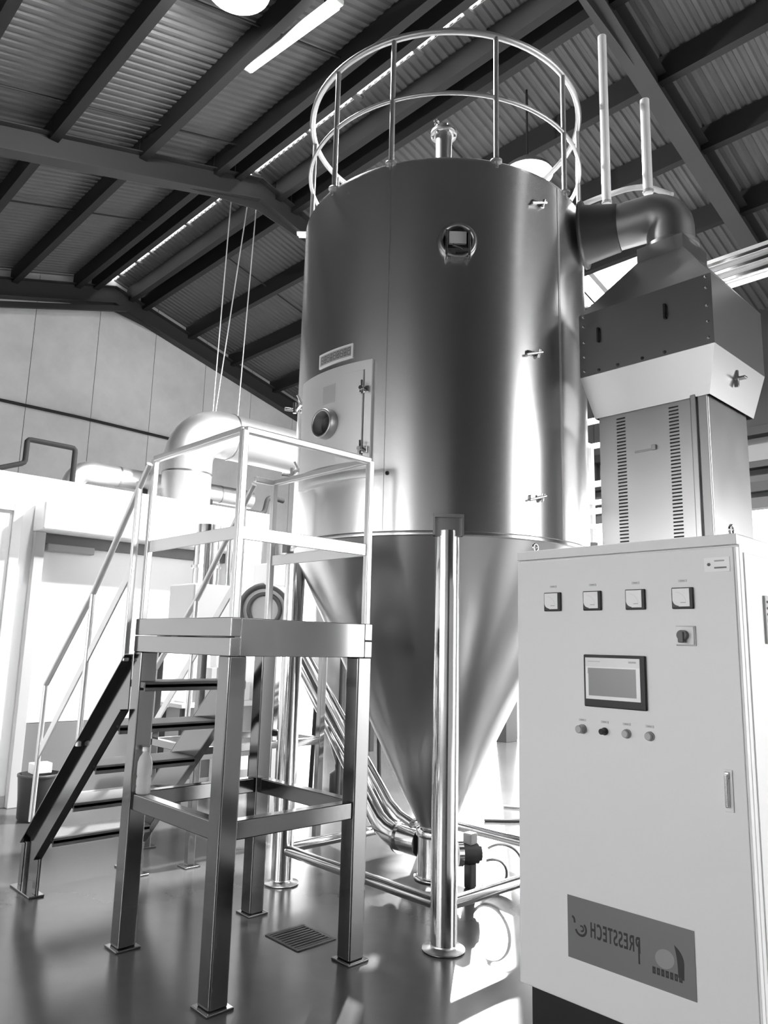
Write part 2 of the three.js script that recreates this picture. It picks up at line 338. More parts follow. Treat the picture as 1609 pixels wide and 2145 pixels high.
// ------------------------------------------------------------------ drying tower
const TC = [3.65, -3.31], TR = 0.965;
{
  const base = V(TC[0], 0, TC[1]), T = thing('drying_tower', 'tall stainless steel drying tower with a conical base, hatch and guard rail on top', 'tank', base);
  const L = (pts, n = 96) => lathe(pts, n).translate(TC[0], 0, TC[1]);
  const arc = (r0, r1, a0, a1, y0, y1, n) => arcPlate(TC[0], TC[1], TR + r0, TR + r1, a0, a1, y0, y1, n);
  const on = (g, ang, y, r = 0) => g.applyMatrix4(frameAt(TC[0], TC[1], ang, y, TR + r));
  const RTop = 4.25;
  part('shell', L([[TR, 2.06], [TR, 2.3], [TR, 2.6], [TR, 3.0], [TR, 3.4], [TR, 3.8], [TR, RTop]], 128), mTank, T);
  part('base_band', L([[TR - 0.02, 2.036], [TR + 0.006, 2.036], [TR + 0.008, 2.04], [TR + 0.008, 2.056], [TR + 0.004, 2.062], [TR - 0.002, 2.062]], 128), mTank, T);
  part('cone', L([[0.1, 0.36], [0.24, 0.62], [0.52, 1.17], [0.74, 1.6], [0.955, 2.042]], 128), mCone, T);
  part('top_rim', L([[TR - 0.0005, RTop - 0.002], [TR - 0.002, RTop + 0.012], [TR - 0.008, RTop + 0.022], [TR - 0.018, RTop + 0.029], [TR - 0.03, RTop + 0.03]], 128), mTank, T);
  part('dome', L([[TR - 0.02, RTop + 0.02], [0.6, RTop + 0.16], [0.3, RTop + 0.23], [0.1, RTop + 0.26], [0.0, RTop + 0.26]], 64), mSteel, T);
  for (const a of [156.8, 91]) part('seam_strip', arc(-0.002, 0.003, a - 0.5, a + 0.5, 2.065, RTop, 2), a > 100 ? mTank : mRail, T);
  part('rivet', on(new THREE.SphereGeometry(0.012, 10, 8), 155.1, 2.383), mBlack, T, 'black plug in the skin');
  // atomiser on top
  const at = part('atomiser', [L([[0.075, 4.5], [0.075, 4.54], [0.052, 4.55], [0.06, 5.12]], 28), L([[0.06, 5.12], [0.095, 5.12], [0.095, 5.15], [0.06, 5.155], [0.06, 5.19], [0.0, 5.19]], 28)], mSteelGrey, T);
  for (let k = 0; k < 6; k++) part('bolt', cyl(V(TC[0] + 0.08 * Math.cos(k), 5.1, TC[1] + 0.08 * Math.sin(k)), V(TC[0] + 0.08 * Math.cos(k), 5.17, TC[1] + 0.08 * Math.sin(k)), 0.009, 6), mSteel, at);
  part('lifting_eye', new THREE.TorusGeometry(0.025, 0.008, 8, 16).translate(TC[0] - 0.05, 5.21, TC[1] - 0.02), mPolish, at);
  // bottom outlet
  part('outlet', [L([[0.11, 0.06], [0.11, 0.3], [0.12, 0.31], [0.12, 0.345], [0.1, 0.36]], 28), L([[0.0, 0.05], [0.13, 0.05], [0.13, 0.075], [0.11, 0.075]], 28)], mPolish, T);
  // legs, brackets and base rails
  const q = 0.665, corners = [[-q, q], [-q, -q], [q, -q], [q, q]].map(([a, b]) => [TC[0] + a, TC[1] + b]);
  for (const [x, z] of corners) {
    const lg = part('leg', cyl(V(x, 0.012, z), V(x, 2.06, z), 0.066, 32), mPolish, T);
    part('foot_plate', lathe([[0, 0], [0.105, 0], [0.105, 0.01], [0.068, 0.013], [0.066, 0.03]], 32).translate(x, 0, z), mSteel, lg);
    const a = Math.atan2(z - TC[1], x - TC[0]) * 180 / Math.PI;
    part('leg_bracket', [arc(-0.01, 0.03, a - 4.6, a + 4.6, 2.03, 2.125, 6), arc(0.0, 0.06, a - 4.6, a + 4.6, 2.125, 2.142, 6), arc(0.0, 0.06, a - 4.6, a - 4.0, 2.03, 2.125, 1), arc(0.0, 0.06, a + 4.0, a + 4.6, 2.03, 2.125, 1)], mSteelGrey, lg);
  }
  for (let i = 0; i < 4; i++) {
    const [a, b] = [corners[i], corners[(i + 1) % 4]];
    part('base_rail', cyl(V(a[0], 0.2, a[1]), V(b[0], 0.2, b[1]), 0.032, 20), mPolish, T);
  }
  // guard rail round the top
  const rail = 5.12, mid = 4.7, rr = TR - 0.012;
  const ring = (y, r) => new THREE.TorusGeometry(rr, r, 10, 96).rotateX(Math.PI / 2).translate(TC[0], y, TC[1]);
  part('top_rail', ring(rail, 0.02), mTowerRail, T); part('mid_rail', ring(mid, 0.013), mTowerRail, T);
  const view = Math.atan2(-TC[1], -TC[0]) * 180 / Math.PI;      // tank axis to camera
  for (const s of [-46, -19, 19, 53, 88, 124, 160, -158, -118, -92]) {
    const a = (view - s) * Math.PI / 180, x = TC[0] + rr * Math.cos(a), z = TC[1] + rr * Math.sin(a);
    part('rail_post', [cyl(V(x, RTop - 0.02, z), V(x, rail, z), 0.016, 12), lathe([[0, 0], [0.035, 0], [0.035, 0.012], [0.017, 0.014]], 14).translate(x, RTop + 0.02, z)], mTowerRail, T);
  }
  // manway hatch
  const hf = part('hatch', [arc(-0.005, 0.022, 161, 198.4, 2.366, 2.452), arc(-0.005, 0.022, 161, 198.4, 2.995, 3.05), arc(-0.005, 0.022, 161, 163.6, 2.452, 2.995, 3), arc(-0.005, 0.022, 194.6, 198.4, 2.452, 2.995, 3)], mHatch, T);
  part('hatch_door', arc(0.0, 0.035, 164, 194.2, 2.458, 2.988), mHatch, hf);
  part('info_label', arc(0.034, 0.0365, 175.5, 181.5, 2.835, 2.945, 6), mMid, hf);
  part('sight_glass', [on(new THREE.LatheGeometry([[0.046, 0.0], [0.056, 0.01], [0.07, 0.055], [0.082, 0.058], [0.088, 0.05], [0.088, 0.0]].map((p) => new THREE.Vector2(...p)), 36).rotateX(Math.PI / 2), 178.6, 2.705, 0.03)], mSteelGrey, hf);
  part('sight_lens', on(new THREE.CylinderGeometry(0.05, 0.05, 0.006, 32).rotateX(Math.PI / 2), 178.6, 2.705, 0.036), mGlassDark, hf);
  for (const y of [2.869, 2.519]) part('latch', [on(bx(-0.03, 0.03, -0.02, 0.02, 0.0, 0.02, 0.004), 163.2, y, 0.022), on(cyl(V(-0.006, 0.05, 0.035), V(0.004, -0.035, 0.045), 0.007, 8), 163.2, y, 0.02), on(cyl(V(0, 0, 0.01), V(0, 0, 0.06), 0.012, 10), 163.2, y, 0.02)], mPolish, hf);
  for (const y of [2.93, 2.5]) part('hinge', [on(bx(-0.1, 0.075, -0.015, 0.015, 0.012, 0.03, 0.004), 203, y), on(cyl(V(-0.045, -0.035, 0.035), V(-0.045, 0.035, 0.035), 0.012, 10), 203, y), on(cyl(V(0.065, 0.0, 0.02), V(0.07, 0.05, 0.05), 0.008, 8), 203, y), on(cyl(V(-0.09, 0, 0.0), V(-0.09, 0, 0.09), 0.012, 10), 203, y)], mPolish, hf);
  // name plate over the hatch: pale border, grey field, a row of worn characters
  const plateTex = canvasTex(512, 136, (c, w, h) => {
    c.fillStyle = '#e6e6e6'; c.fillRect(0, 0, w, h); c.fillStyle = '#a2a2a2'; c.fillRect(20, 20, w - 40, h - 40); c.strokeStyle = '#565656'; c.lineWidth = 7;
    for (let i = 0; i < 9; i++) { const x = 34 + i * 50; c.strokeRect(x, 36, 32, 62); c.beginPath(); c.moveTo(x, 66 + (i % 3) * 9 - 8); c.lineTo(x + 32, 60 + (i % 2) * 14); if (i % 2) { c.moveTo(x + 16, 36); c.lineTo(x + 16, 98); } c.stroke(); }
  });
  part('name_plate', arc(0.0, 0.006, 169.6, 187.4, 3.092, 3.18, 12), M(1, 0.5, 0, { map: plateTex }), T, 'pale plate with worn grey characters');
  // sight port with lamp, upper right
  const sp = part('sight_port', on(new THREE.LatheGeometry([[0.082, 0.0], [0.084, 0.03], [0.096, 0.036], [0.11, 0.03], [0.112, -0.02]].map((p) => new THREE.Vector2(...p)), 40).rotateX(Math.PI / 2), 132.8, 3.725), mSteelGrey, T);
  part('port_lens', on(new THREE.CylinderGeometry(0.083, 0.083, 0.012, 32).rotateX(Math.PI / 2), 132.8, 3.725, 0.002), mGlassDark, sp);
  part('lamp_window', on(bx(-0.05, 0.05, -0.03, 0.045, 0.01, 0.03, 0.003), 132.8, 3.735), mMid, sp);
  part('lamp_bracket', [on(bx(-0.072, -0.058, -0.1, 0.06, 0.0, 0.05, 0.003), 132.8, 3.72), on(bx(0.058, 0.072, -0.1, 0.06, 0.0, 0.05, 0.003), 132.8, 3.72), on(bx(-0.06, 0.06, -0.1, -0.045, 0.0, 0.03, 0.003), 132.8, 3.72)], mPolish, sp);
  part('lamp_clamp', [on(bx(-0.015, 0.06, -0.07, -0.05, 0.03, 0.05, 0.004), 132.8, 3.72), on(cyl(V(-0.03, -0.03, 0.04), V(0.03, -0.06, 0.05), 0.008, 8), 132.8, 3.72)], mDarkMetal, sp);
  // skin clamps on the right
  for (const [a, y] of [[102.3, 4.068], [105.2, 3.112], [104.5, 2.275]]) part('skin_clamp', [on(bx(-0.045, -0.01, -0.014, 0.014, -0.002, 0.014, 0.004), a, y), on(bx(0.02, 0.05, -0.014, 0.014, -0.002, 0.016, 0.004), a, y), on(cyl(V(-0.055, -0.02, 0.02), V(0.05, 0.012, 0.03), 0.008, 8), a, y), on(cyl(V(0.03, -0.02, 0.015), V(0.03, 0.024, 0.034), 0.009, 8), a, y)], mPolish, T);
  part('gusset', on(slabZ([[-0.03, 0], [0.04, 0], [-0.03, 0.12]], -0.005, 0.005), (view - 86), 4.27, 0.0), mWhite, T);
}

// product pipe from the outlet up past the frame, with two slimmer lines beside it
{
  const P = thing('product_pipe', 'polished product pipe bending up from the tower outlet to the left', 'pipe', V(3.65, 0, -3.5));
  part('bend_pipe', pipe([V(3.65, 0.24, -3.43), V(3.65, 0.24, -3.72), V(4.787, 2.04, -6.9)], 0.085, 0.3, 44, 24), mPolish, P);
  for (const [a, b] of [[V(3.65, 0.24, -3.60), V(3.65, 0.24, -3.62)], [V(3.779, 0.445, -4.127), V(3.787, 0.458, -4.151)]]) part('clamp_ring', cyl(a, b, 0.1, 28), mPolish, P);
  part('slim_pipe', pipe([V(3.58, 0.36, -3.44), V(3.6, 0.4, -3.62), V(4.70, 2.1, -6.75)], 0.028, 0.2, 30, 14), mPolish, P);
  part('slim_pipe', pipe([V(3.62, 0.5, -3.95), V(4.62, 1.98, -6.85)], 0.02, 0.2, 1, 12), mPolish, P);
}
// vibrator motor and cables under the cone
{
  const v = thing('rotary_valve', 'dark valve motor with small fittings beside the tower outlet', 'valve', V(3.83, 0, -3.18));
  part('motor', [cyl(V(3.79, 0.2, -3.21), V(3.87, 0.2, -3.15), 0.06, 22), cyl(V(3.87, 0.2, -3.15), V(3.885, 0.2, -3.139), 0.045, 18)], mDarkMetal, v);
  part('flange', cyl(V(3.765, 0.2, -3.229), V(3.79, 0.2, -3.21), 0.075, 22), mPolish, v);
  part('terminal_box', bx(3.80, 3.87, 0.252, 0.32, -3.22, -3.15, 0.01), mGrey, v);
  part('mount_foot', bx(3.80, 3.86, 0.0, 0.145, -3.21, -3.15, 0.01), mDarkMetal, v);
  const loop = (cx, cy, cz, r, a0, a1, tilt) => { const p = []; for (let i = 0; i <= 24; i++) { const t = a0 + (a1 - a0) * i / 24; p.push(V(cx + r * Math.cos(t) * 0.72, cy + r * Math.sin(t) * 1.0, cz + r * Math.cos(t) * 0.69 + tilt * Math.sin(t))); } return new THREE.TubeGeometry(new THREE.CatmullRomCurve3(p), 48, 0.009, 8, false); };
  single('cable_loop', loop(3.86, 0.15, -2.98, 0.14, -2.3, 2.2, 0.02), mSteel, 'larger pale cable loop hanging by the valve motor', 'cable');
  single('cable_loop', loop(3.74, 0.13, -2.96, 0.10, -2.4, 2.0, 0.03), mSteel, 'smaller pale cable loop hanging by the valve motor', 'cable');
}

// ------------------------------------------------------------------ access platform
{
  const xa = 1.775, xb = 2.6, za = -3.70, zb = -2.80, s = 0.09;
  const P = thing('access_platform', 'grey steel access platform with four square legs and a guard rail beside the tower', 'platform', V((xa + xb) / 2, 0, (za + zb) / 2));
  for (const x of [xa, xb - s]) for (const z of [za, zb - s]) {
    const l = part('leg', bx(x, x + s, 0.01, 1.392, z, z + s, 0.008), mStand, P);
    part('foot_plate', bx(x - 0.018, x + s + 0.018, 0, 0.011, z - 0.018, z + s + 0.018, 0.003), mStand, l);
  }
  const t = 0.06;
  for (const x of [xa + 0.012, xb - 0.012 - t]) part('brace', bx(x, x + t, 0.635, 0.712, za + s, zb - s, 0.006), mStand, P);
  for (const z of [za + 0.012, zb - 0.012 - t]) part('brace', bx(xa + s, xb - s, 0.635, 0.712, z, z + t, 0.006), mStand, P);
  part('edge_beam', bx(xa, xa + 0.05, 1.39, 1.47, za, zb, 0.004), mDeck, P); part('edge_beam', bx(xb - 0.05, xb, 1.39, 1.47, za, zb, 0.004), mDeck, P);
  part('edge_beam', bx(xa + 0.05, xb - 0.05, 1.39, 1.555, zb - 0.05, zb, 0.004), mDeck, P); part('edge_beam', bx(xa + 0.05, xb - 0.05, 1.39, 1.47, za, za + 0.05, 0.004), mDeck, P);
  part('toe_plate', bx(xa, xa + 0.05, 1.473, 1.556, za, zb, 0.004), mDeck, P); part('toe_plate', bx(xb - 0.05, xb, 1.473, 1.556, za, zb, 0.004), mDeck, P); part('toe_plate', bx(xa + 0.05, xb - 0.05, 1.473, 1.52, za, za + 0.05, 0.004), mDeck, P);
  part('deck_plate', bx(xa + 0.05, xb - 0.05, 1.50, 1.515, za + 0.05, zb - 0.05, 0.002), mDeck, P);
  const w = 0.034, x1 = xa + 0.025, x2 = xb - 0.025, z1 = za + 0.025, z2 = zb - 0.025, yt = 2.40, ym = 1.93;
  for (const [x, z] of [[x1, z2], [x1, z1], [x2, z2], [x2, z1]]) part('rail_post', bx(x - w / 2, x + w / 2, 1.51, yt, z - w / 2, z + w / 2, 0.006), mRail, P);
  const tr = (p, q) => part('top_rail', bar(p, q, w, w, 0.008), mRail, P), mr = (p, q) => part('mid_rail', bar(p, q, 0.012, 0.06, 0.003), mRail, P);
  tr(V(x1, yt, z1), V(x1, yt, z2)); tr(V(x1, yt, z2), V(x2, yt, z2)); tr(V(x2, yt, z2), V(x2, yt, z1)); tr(V(x2, yt, z1), V(2.43, yt, z1));
  mr(V(x1, ym, z1), V(x1, ym, z2)); mr(V(x1, ym, z2), V(x2, ym, z2)); mr(V(x2, ym, z2), V(x2, ym, z1));
}
// stairs up to the platform
{
  const S = thing('steel_stairs', 'grey steel stairs with channel stringers and pale handrails leading up to the platform', 'stairs', V(2.07, 0, -4.3));
  const zu = (h) => -4.90 + (h - 0.247) / 0.95, zl = (h) => -4.66 + (h - 0.2) / 0.95;
  const topU = 1.36, topL = 1.09, out = [[-4.90, 0.012], [-4.66, 0.012], [-4.66, 0.2], [-3.712, 0.2 + 0.948 * 0.95], [-3.712, 0.247 + 1.188 * 0.95], [-4.90, 0.247]];
  for (const [xw, xf0, xf1] of [[1.775, 1.735, 1.783], [2.372, 2.372, 2.42]]) {
    const edge = (a, b) => bar(V((xf0 + xf1) / 2, a[1], a[0]), V((xf0 + xf1) / 2, b[1], b[0]), xf1 - xf0, 0.009, 0.002);
    const l = part('stringer', [slabX(out, xw, xw + 0.008), edge(out[5], out[4]), edge(out[2], out[3]), edge([-4.896, 0.012], [-4.896, 0.247]), edge([-4.664, 0.012], [-4.664, 0.2])], mStand, S);
    part('foot_plate', bx(xf0 - 0.02, xf1 + 0.02, 0, 0.012, -4.93, -4.62, 0.003), mStand, l);
  }
  for (let k = 0; k < 5; k++) { const h = 0.33 + 0.2285 * k, z0 = zu(h), z1 = zl(h) ; part('tread', [bx(1.783, 2.372, h - 0.03, h, z0 + 0.03, z1 - 0.0, 0.003), bx(1.783, 2.372, h - 0.045, h - 0.01, z1 - 0.012, z1, 0.002)], mTread, S); }
  for (const x of [1.752, 2.405]) {
    const rl = [V(x, 1.17, -4.78), V(x, 1.70, -4.21), V(x, 2.36, -3.64)];
    const r = part('handrail', pipe(rl, 0.017, 0.03, 40, 10), mRail, S);
    part('handrail_post', [cyl(V(x, 0.38, -4.80), V(x, 1.17, -4.78), 0.016, 10)], mRail, r);
    part('handrail_post', [cyl(V(x, 0.87, -4.225), V(x, 1.70, -4.21), 0.016, 10)], mRail, r);
    part('handrail_post', [bx(x - 0.015, x + 0.015, 1.34, 2.28, -3.755, -3.725, 0.005)], mRail, r);
    part('mid_bar', bar(V(x, 0.74, -4.81), V(x, 1.82, -3.74), 0.01, 0.05, 0.003), mRail, S);
  }
}
// water bottle standing on the platform's lower brace
{
  const B = thing('water_bottle', 'clear plastic water bottle standing on the platform brace next to a leg', 'bottle', V(1.82, 0.713, -3.57));
  part('bottle_body', lathe([[0, 0.003], [0.03, 0], [0.035, 0.006], [0.035, 0.03], [0.033, 0.036], [0.036, 0.044], [0.036, 0.07], [0.032, 0.082], [0.036, 0.092], [0.036, 0.145], [0.028, 0.172], [0.015, 0.192], [0.014, 0.202]], 28).translate(1.82, 0.713, -3.57), mPlastic, B);
  part('bottle_cap', lathe([[0.014, 0.2], [0.017, 0.2], [0.017, 0.218], [0, 0.22]], 20).translate(1.82, 0.713, -3.57), mWhite, B);
}

// ------------------------------------------------------------------ control cabinet
{
  const xf = 2.65, xk = 3.22, z0 = -1.935, z1 = -1.014, C = thing('control_cabinet', 'tall light grey electrical control cabinet with meters and a touch screen', 'cabinet', V((xf + xk) / 2, 0, (z0 + z1) / 2));
  part('plinth', bx(xf + 0.03, xk - 0.02, 0, 0.16, z0 + 0.025, z1 - 0.02, 0.004), mPlinth, C);
  part('body', bx(xf + 0.004, xk, 0.158, 1.863, z0, z1, 0.006), mCab, C);
  part('top_strip', bx(xf - 0.016, xf + 0.02, 1.824, 1.862, z0 + 0.001, z1 - 0.001, 0.003), mCab, C);
  const d = part('door', bx(xf - 0.018, xf + 0.002, 0.17, 1.816, z0 + 0.004, z1 - 0.012, 0.004), mCab, C);
  part('door_edge', bx(xf - 0.02, xf + 0.006, 0.17, 1.816, z1 - 0.010, z1 - 0.002, 0.002), mWhite, C);
  const X = xf - 0.018;
  const faceTex = (w, h, draw) => canvasTex(w, h, draw);
  const onDoor = (w, h, dep, y, z, r = 0.002) => bx(X - dep, X + 0.001, y - h / 2, y + h / 2, z - w / 2, z + w / 2, r);
  // face that carries print: a thin plate whose front gets the texture (u runs towards +z, as one sees it)
  const printed = (w, h, y, z, x, tex, rough = 0.4) => {
    const g = new THREE.PlaneGeometry(w, h).rotateY(-Math.PI / 2).translate(x, y, z), bkg = bx(x + 0.0003, x + 0.002, y - h / 2, y + h / 2, z - w / 2, z + w / 2, 0);
    const u = bkg.attributes.uv; for (let i = 0; i < u.count; i++) u.setXY(i, 0.01, 0.99);
    return [[g, bkg], M(1, rough, 0, { map: tex })];
  };
  const meterTex = faceTex(128, 128, (c) => {
    c.fillStyle = '#f2f2f2'; c.fillRect(0, 0, 128, 128); c.fillStyle = '#151515'; c.beginPath(); c.moveTo(0, 128); c.lineTo(0, 84); c.quadraticCurveTo(6, 118, 46, 124); c.lineTo(46, 128); c.fill();
    c.strokeStyle = '#d2d2d2'; c.lineWidth = 2; c.beginPath(); c.arc(24, 104, 78, -1.5, -0.1); c.stroke(); c.fillStyle = '#a6a6a6'; c.fillRect(60, 98, 40, 5);
  });
  const tagTex = faceTex(64, 16, (c) => { c.fillStyle = '#c9c9c9'; c.fillRect(0, 0, 64, 16); c.fillStyle = '#9d9d9d'; c.fillRect(14, 5, 34, 6); });
  for (const z of [-1.752, -1.57, -1.389, -1.208]) {
    const m = part('panel_meter', onDoor(0.078, 0.076, 0.012, 1.644, z, 0.003), mBlack, C);
    part('meter_face', ...printed(0.062, 0.064, 1.646, z - 0.003, X - 0.0145, meterTex), m);
    part('tag', ...printed(0.03, 0.009, 1.706, z, X - 0.0025, tagTex), m);
  }
  const sw = part('rotary_switch', onDoor(0.066, 0.064, 0.008, 1.512, -1.206, 0.003), mWhite, C);
  part('switch_edge', onDoor(0.072, 0.07, 0.004, 1.511, -1.204, 0.002), mMid, C);
  part('knob', [cyl(V(X - 0.03, 1.513, -1.208), V(X - 0.008, 1.513, -1.208), 0.018, 20), bx(X - 0.038, X - 0.008, 1.487, 1.525, -1.2195, -1.1985, 0.004)], mDarkGrey, sw);
  const scr = part('touch_screen', onDoor(0.254, 0.196, 0.014, 1.339, -1.484, 0.004), mBlack, C);
  const scrTex = faceTex(512, 384, (c) => {
    c.fillStyle = '#f0f0f0'; c.fillRect(0, 0, 512, 384); c.fillStyle = '#8c8c8c'; c.fillRect(24, 96, 452, 256); c.fillStyle = '#e2e2e2'; c.fillRect(0, 0, 512, 84); c.fillStyle = '#f6f6f6'; c.fillRect(10, 150, 18, 210);
    c.fillStyle = '#a8a8a8'; c.fillRect(410, 26, 70, 16); c.fillStyle = '#c6c6c6'; c.fillRect(24, 30, 120, 10);
  });
  part('screen', ...printed(0.225, 0.155, 1.348, -1.489, X - 0.0155, scrTex, 0.25), scr);
  const tg = (z) => part('tag', ...printed(0.03, 0.009, 1.188, z, X - 0.0025, tagTex), C);
  for (const [z, r, dep, m] of [[-1.628, 0.015, 0.03, mGrey], [-1.533, 0.011, 0.028, mBlack], [-1.443, 0.014, 0.016, mGrey], [-1.353, 0.014, 0.016, mGrey]]) {
    const b = part('push_button', [cyl(V(X - dep, 1.154, z), V(X, 1.154, z), r, 18), cyl(V(X - 0.006, 1.154, z), V(X, 1.154, z), r + 0.003, 18)], m, C); part('button_cap', cyl(V(X - dep - 0.003, 1.154, z), V(X - dep, 1.154, z), r * 0.8, 18), m === mBlack ? mRubber : mMid, b); tg(z);
  }
  const hd = part('handle', bx(X - 0.006, X + 0.001, 0.94, 1.075, -1.098, -1.068, 0.006), mCab, C);
  part('lever', [bx(X - 0.022, X - 0.006, 0.955, 1.062, -1.09, -1.078, 0.005), bx(X - 0.012, X, 1.045, 1.068, -1.093, -1.075, 0.004)], mPolish, hd);
  // sticker at the top right: white with a small dark mark and two faint lines
  const stick = faceTex(128, 72, (c) => { c.fillStyle = '#f4f4f4'; c.fillRect(0, 0, 128, 72); c.fillStyle = '#2a2a2a'; c.beginPath(); c.ellipse(24, 34, 9, 8, 0, 0, 7); c.fill(); c.fillStyle = '#9a9a9a'; c.fillRect(52, 14, 50, 7); c.fillStyle = '#5a5a5a'; c.fillRect(50, 48, 62, 8); });
  part('sticker', ...printed(0.088, 0.05, 1.757, -1.083, X - 0.0025, stick), C);
  // name plate: writing mirrored, as the photograph shows it
  const np = faceTex(1024, 448, (c, w, h) => {
    c.fillStyle = '#7a7a7a'; c.fillRect(0, 0, w, h); const g = c.createLinearGradient(0, 0, w, h); c.fillStyle = '#747474'; c.fillRect(0, 0, w, h);
    c.strokeStyle = '#262626'; c.lineWidth = 17; c.beginPath(); c.arc(118, 222, 46, -0.9, 2.9); c.stroke(); c.beginPath(); c.moveTo(40, 150); c.quadraticCurveTo(66, 150, 62, 190); c.stroke(); c.lineWidth = 12; c.beginPath(); c.arc(124, 218, 18, -2.2, 1.9); c.stroke();
    c.save(); c.translate(622, 258); c.scale(-1, 1); c.fillStyle = '#242424'; c.font = 'bold 150px sans-serif'; c.scale(426 / c.measureText('PRESSTECH').width, 1); c.fillText('PRESSTECH', 0, 0); c.restore();
    c.fillStyle = '#242424'; c.fillRect(596, 180, 14, 150);
    c.fillStyle = '#929292'; c.beginPath(); c.ellipse(800, 240, 74, 62, -0.4, 0, 7); c.fill(); c.fillStyle = '#222222';
    c.beginPath(); c.moveTo(874, 128); c.quadraticCurveTo(950, 170, 944, 250); c.lineTo(940, 340); c.lineTo(896, 330); c.quadraticCurveTo(900, 220, 874, 128); c.fill();
    for (let i = 0; i < 7; i++) { c.fillRect(704 + i * 33, 312, 25, 46); c.fillStyle = i % 2 ? '#4a4a4a' : '#3c3c3c'; c.fillRect(712 + i * 33, 326, 9, 18); c.fillStyle = '#222222'; }
  });
  part('name_plate', ...printed(0.486, 0.216, 0.434, -1.465, X - 0.003, np, 0.35), C).userData.label = 'grey plate with dark mirrored lettering';
  // side: louvre plate and seam
  const sd = part('side_vent', bx(2.83, 3.08, 1.49, 1.66, z1, z1 + 0.012, 0.003), mMid, C);
  for (let i = 0; i < 7; i++) part('slat', bx(2.845, 3.065, 1.502 + i * 0.022, 1.510 + i * 0.022, z1 + 0.010, z1 + 0.018, 0.002), mMid, sd);
  part('side_panel', bx(2.685, 3.19, 0.2, 1.80, z1 - 0.001, z1 + 0.004, 0.003), mCab, C);
  for (const [x, z] of [[xf + 0.05, z1 - 0.04], [xf + 0.05, z0 + 0.05]]) part('lifting_eye', [new THREE.TorusGeometry(0.016, 0.005, 8, 18).translate(x, 1.885, z), cyl(V(x, 1.86, z), V(x, 1.872, z), 0.012, 10)], mPolish, C);
}

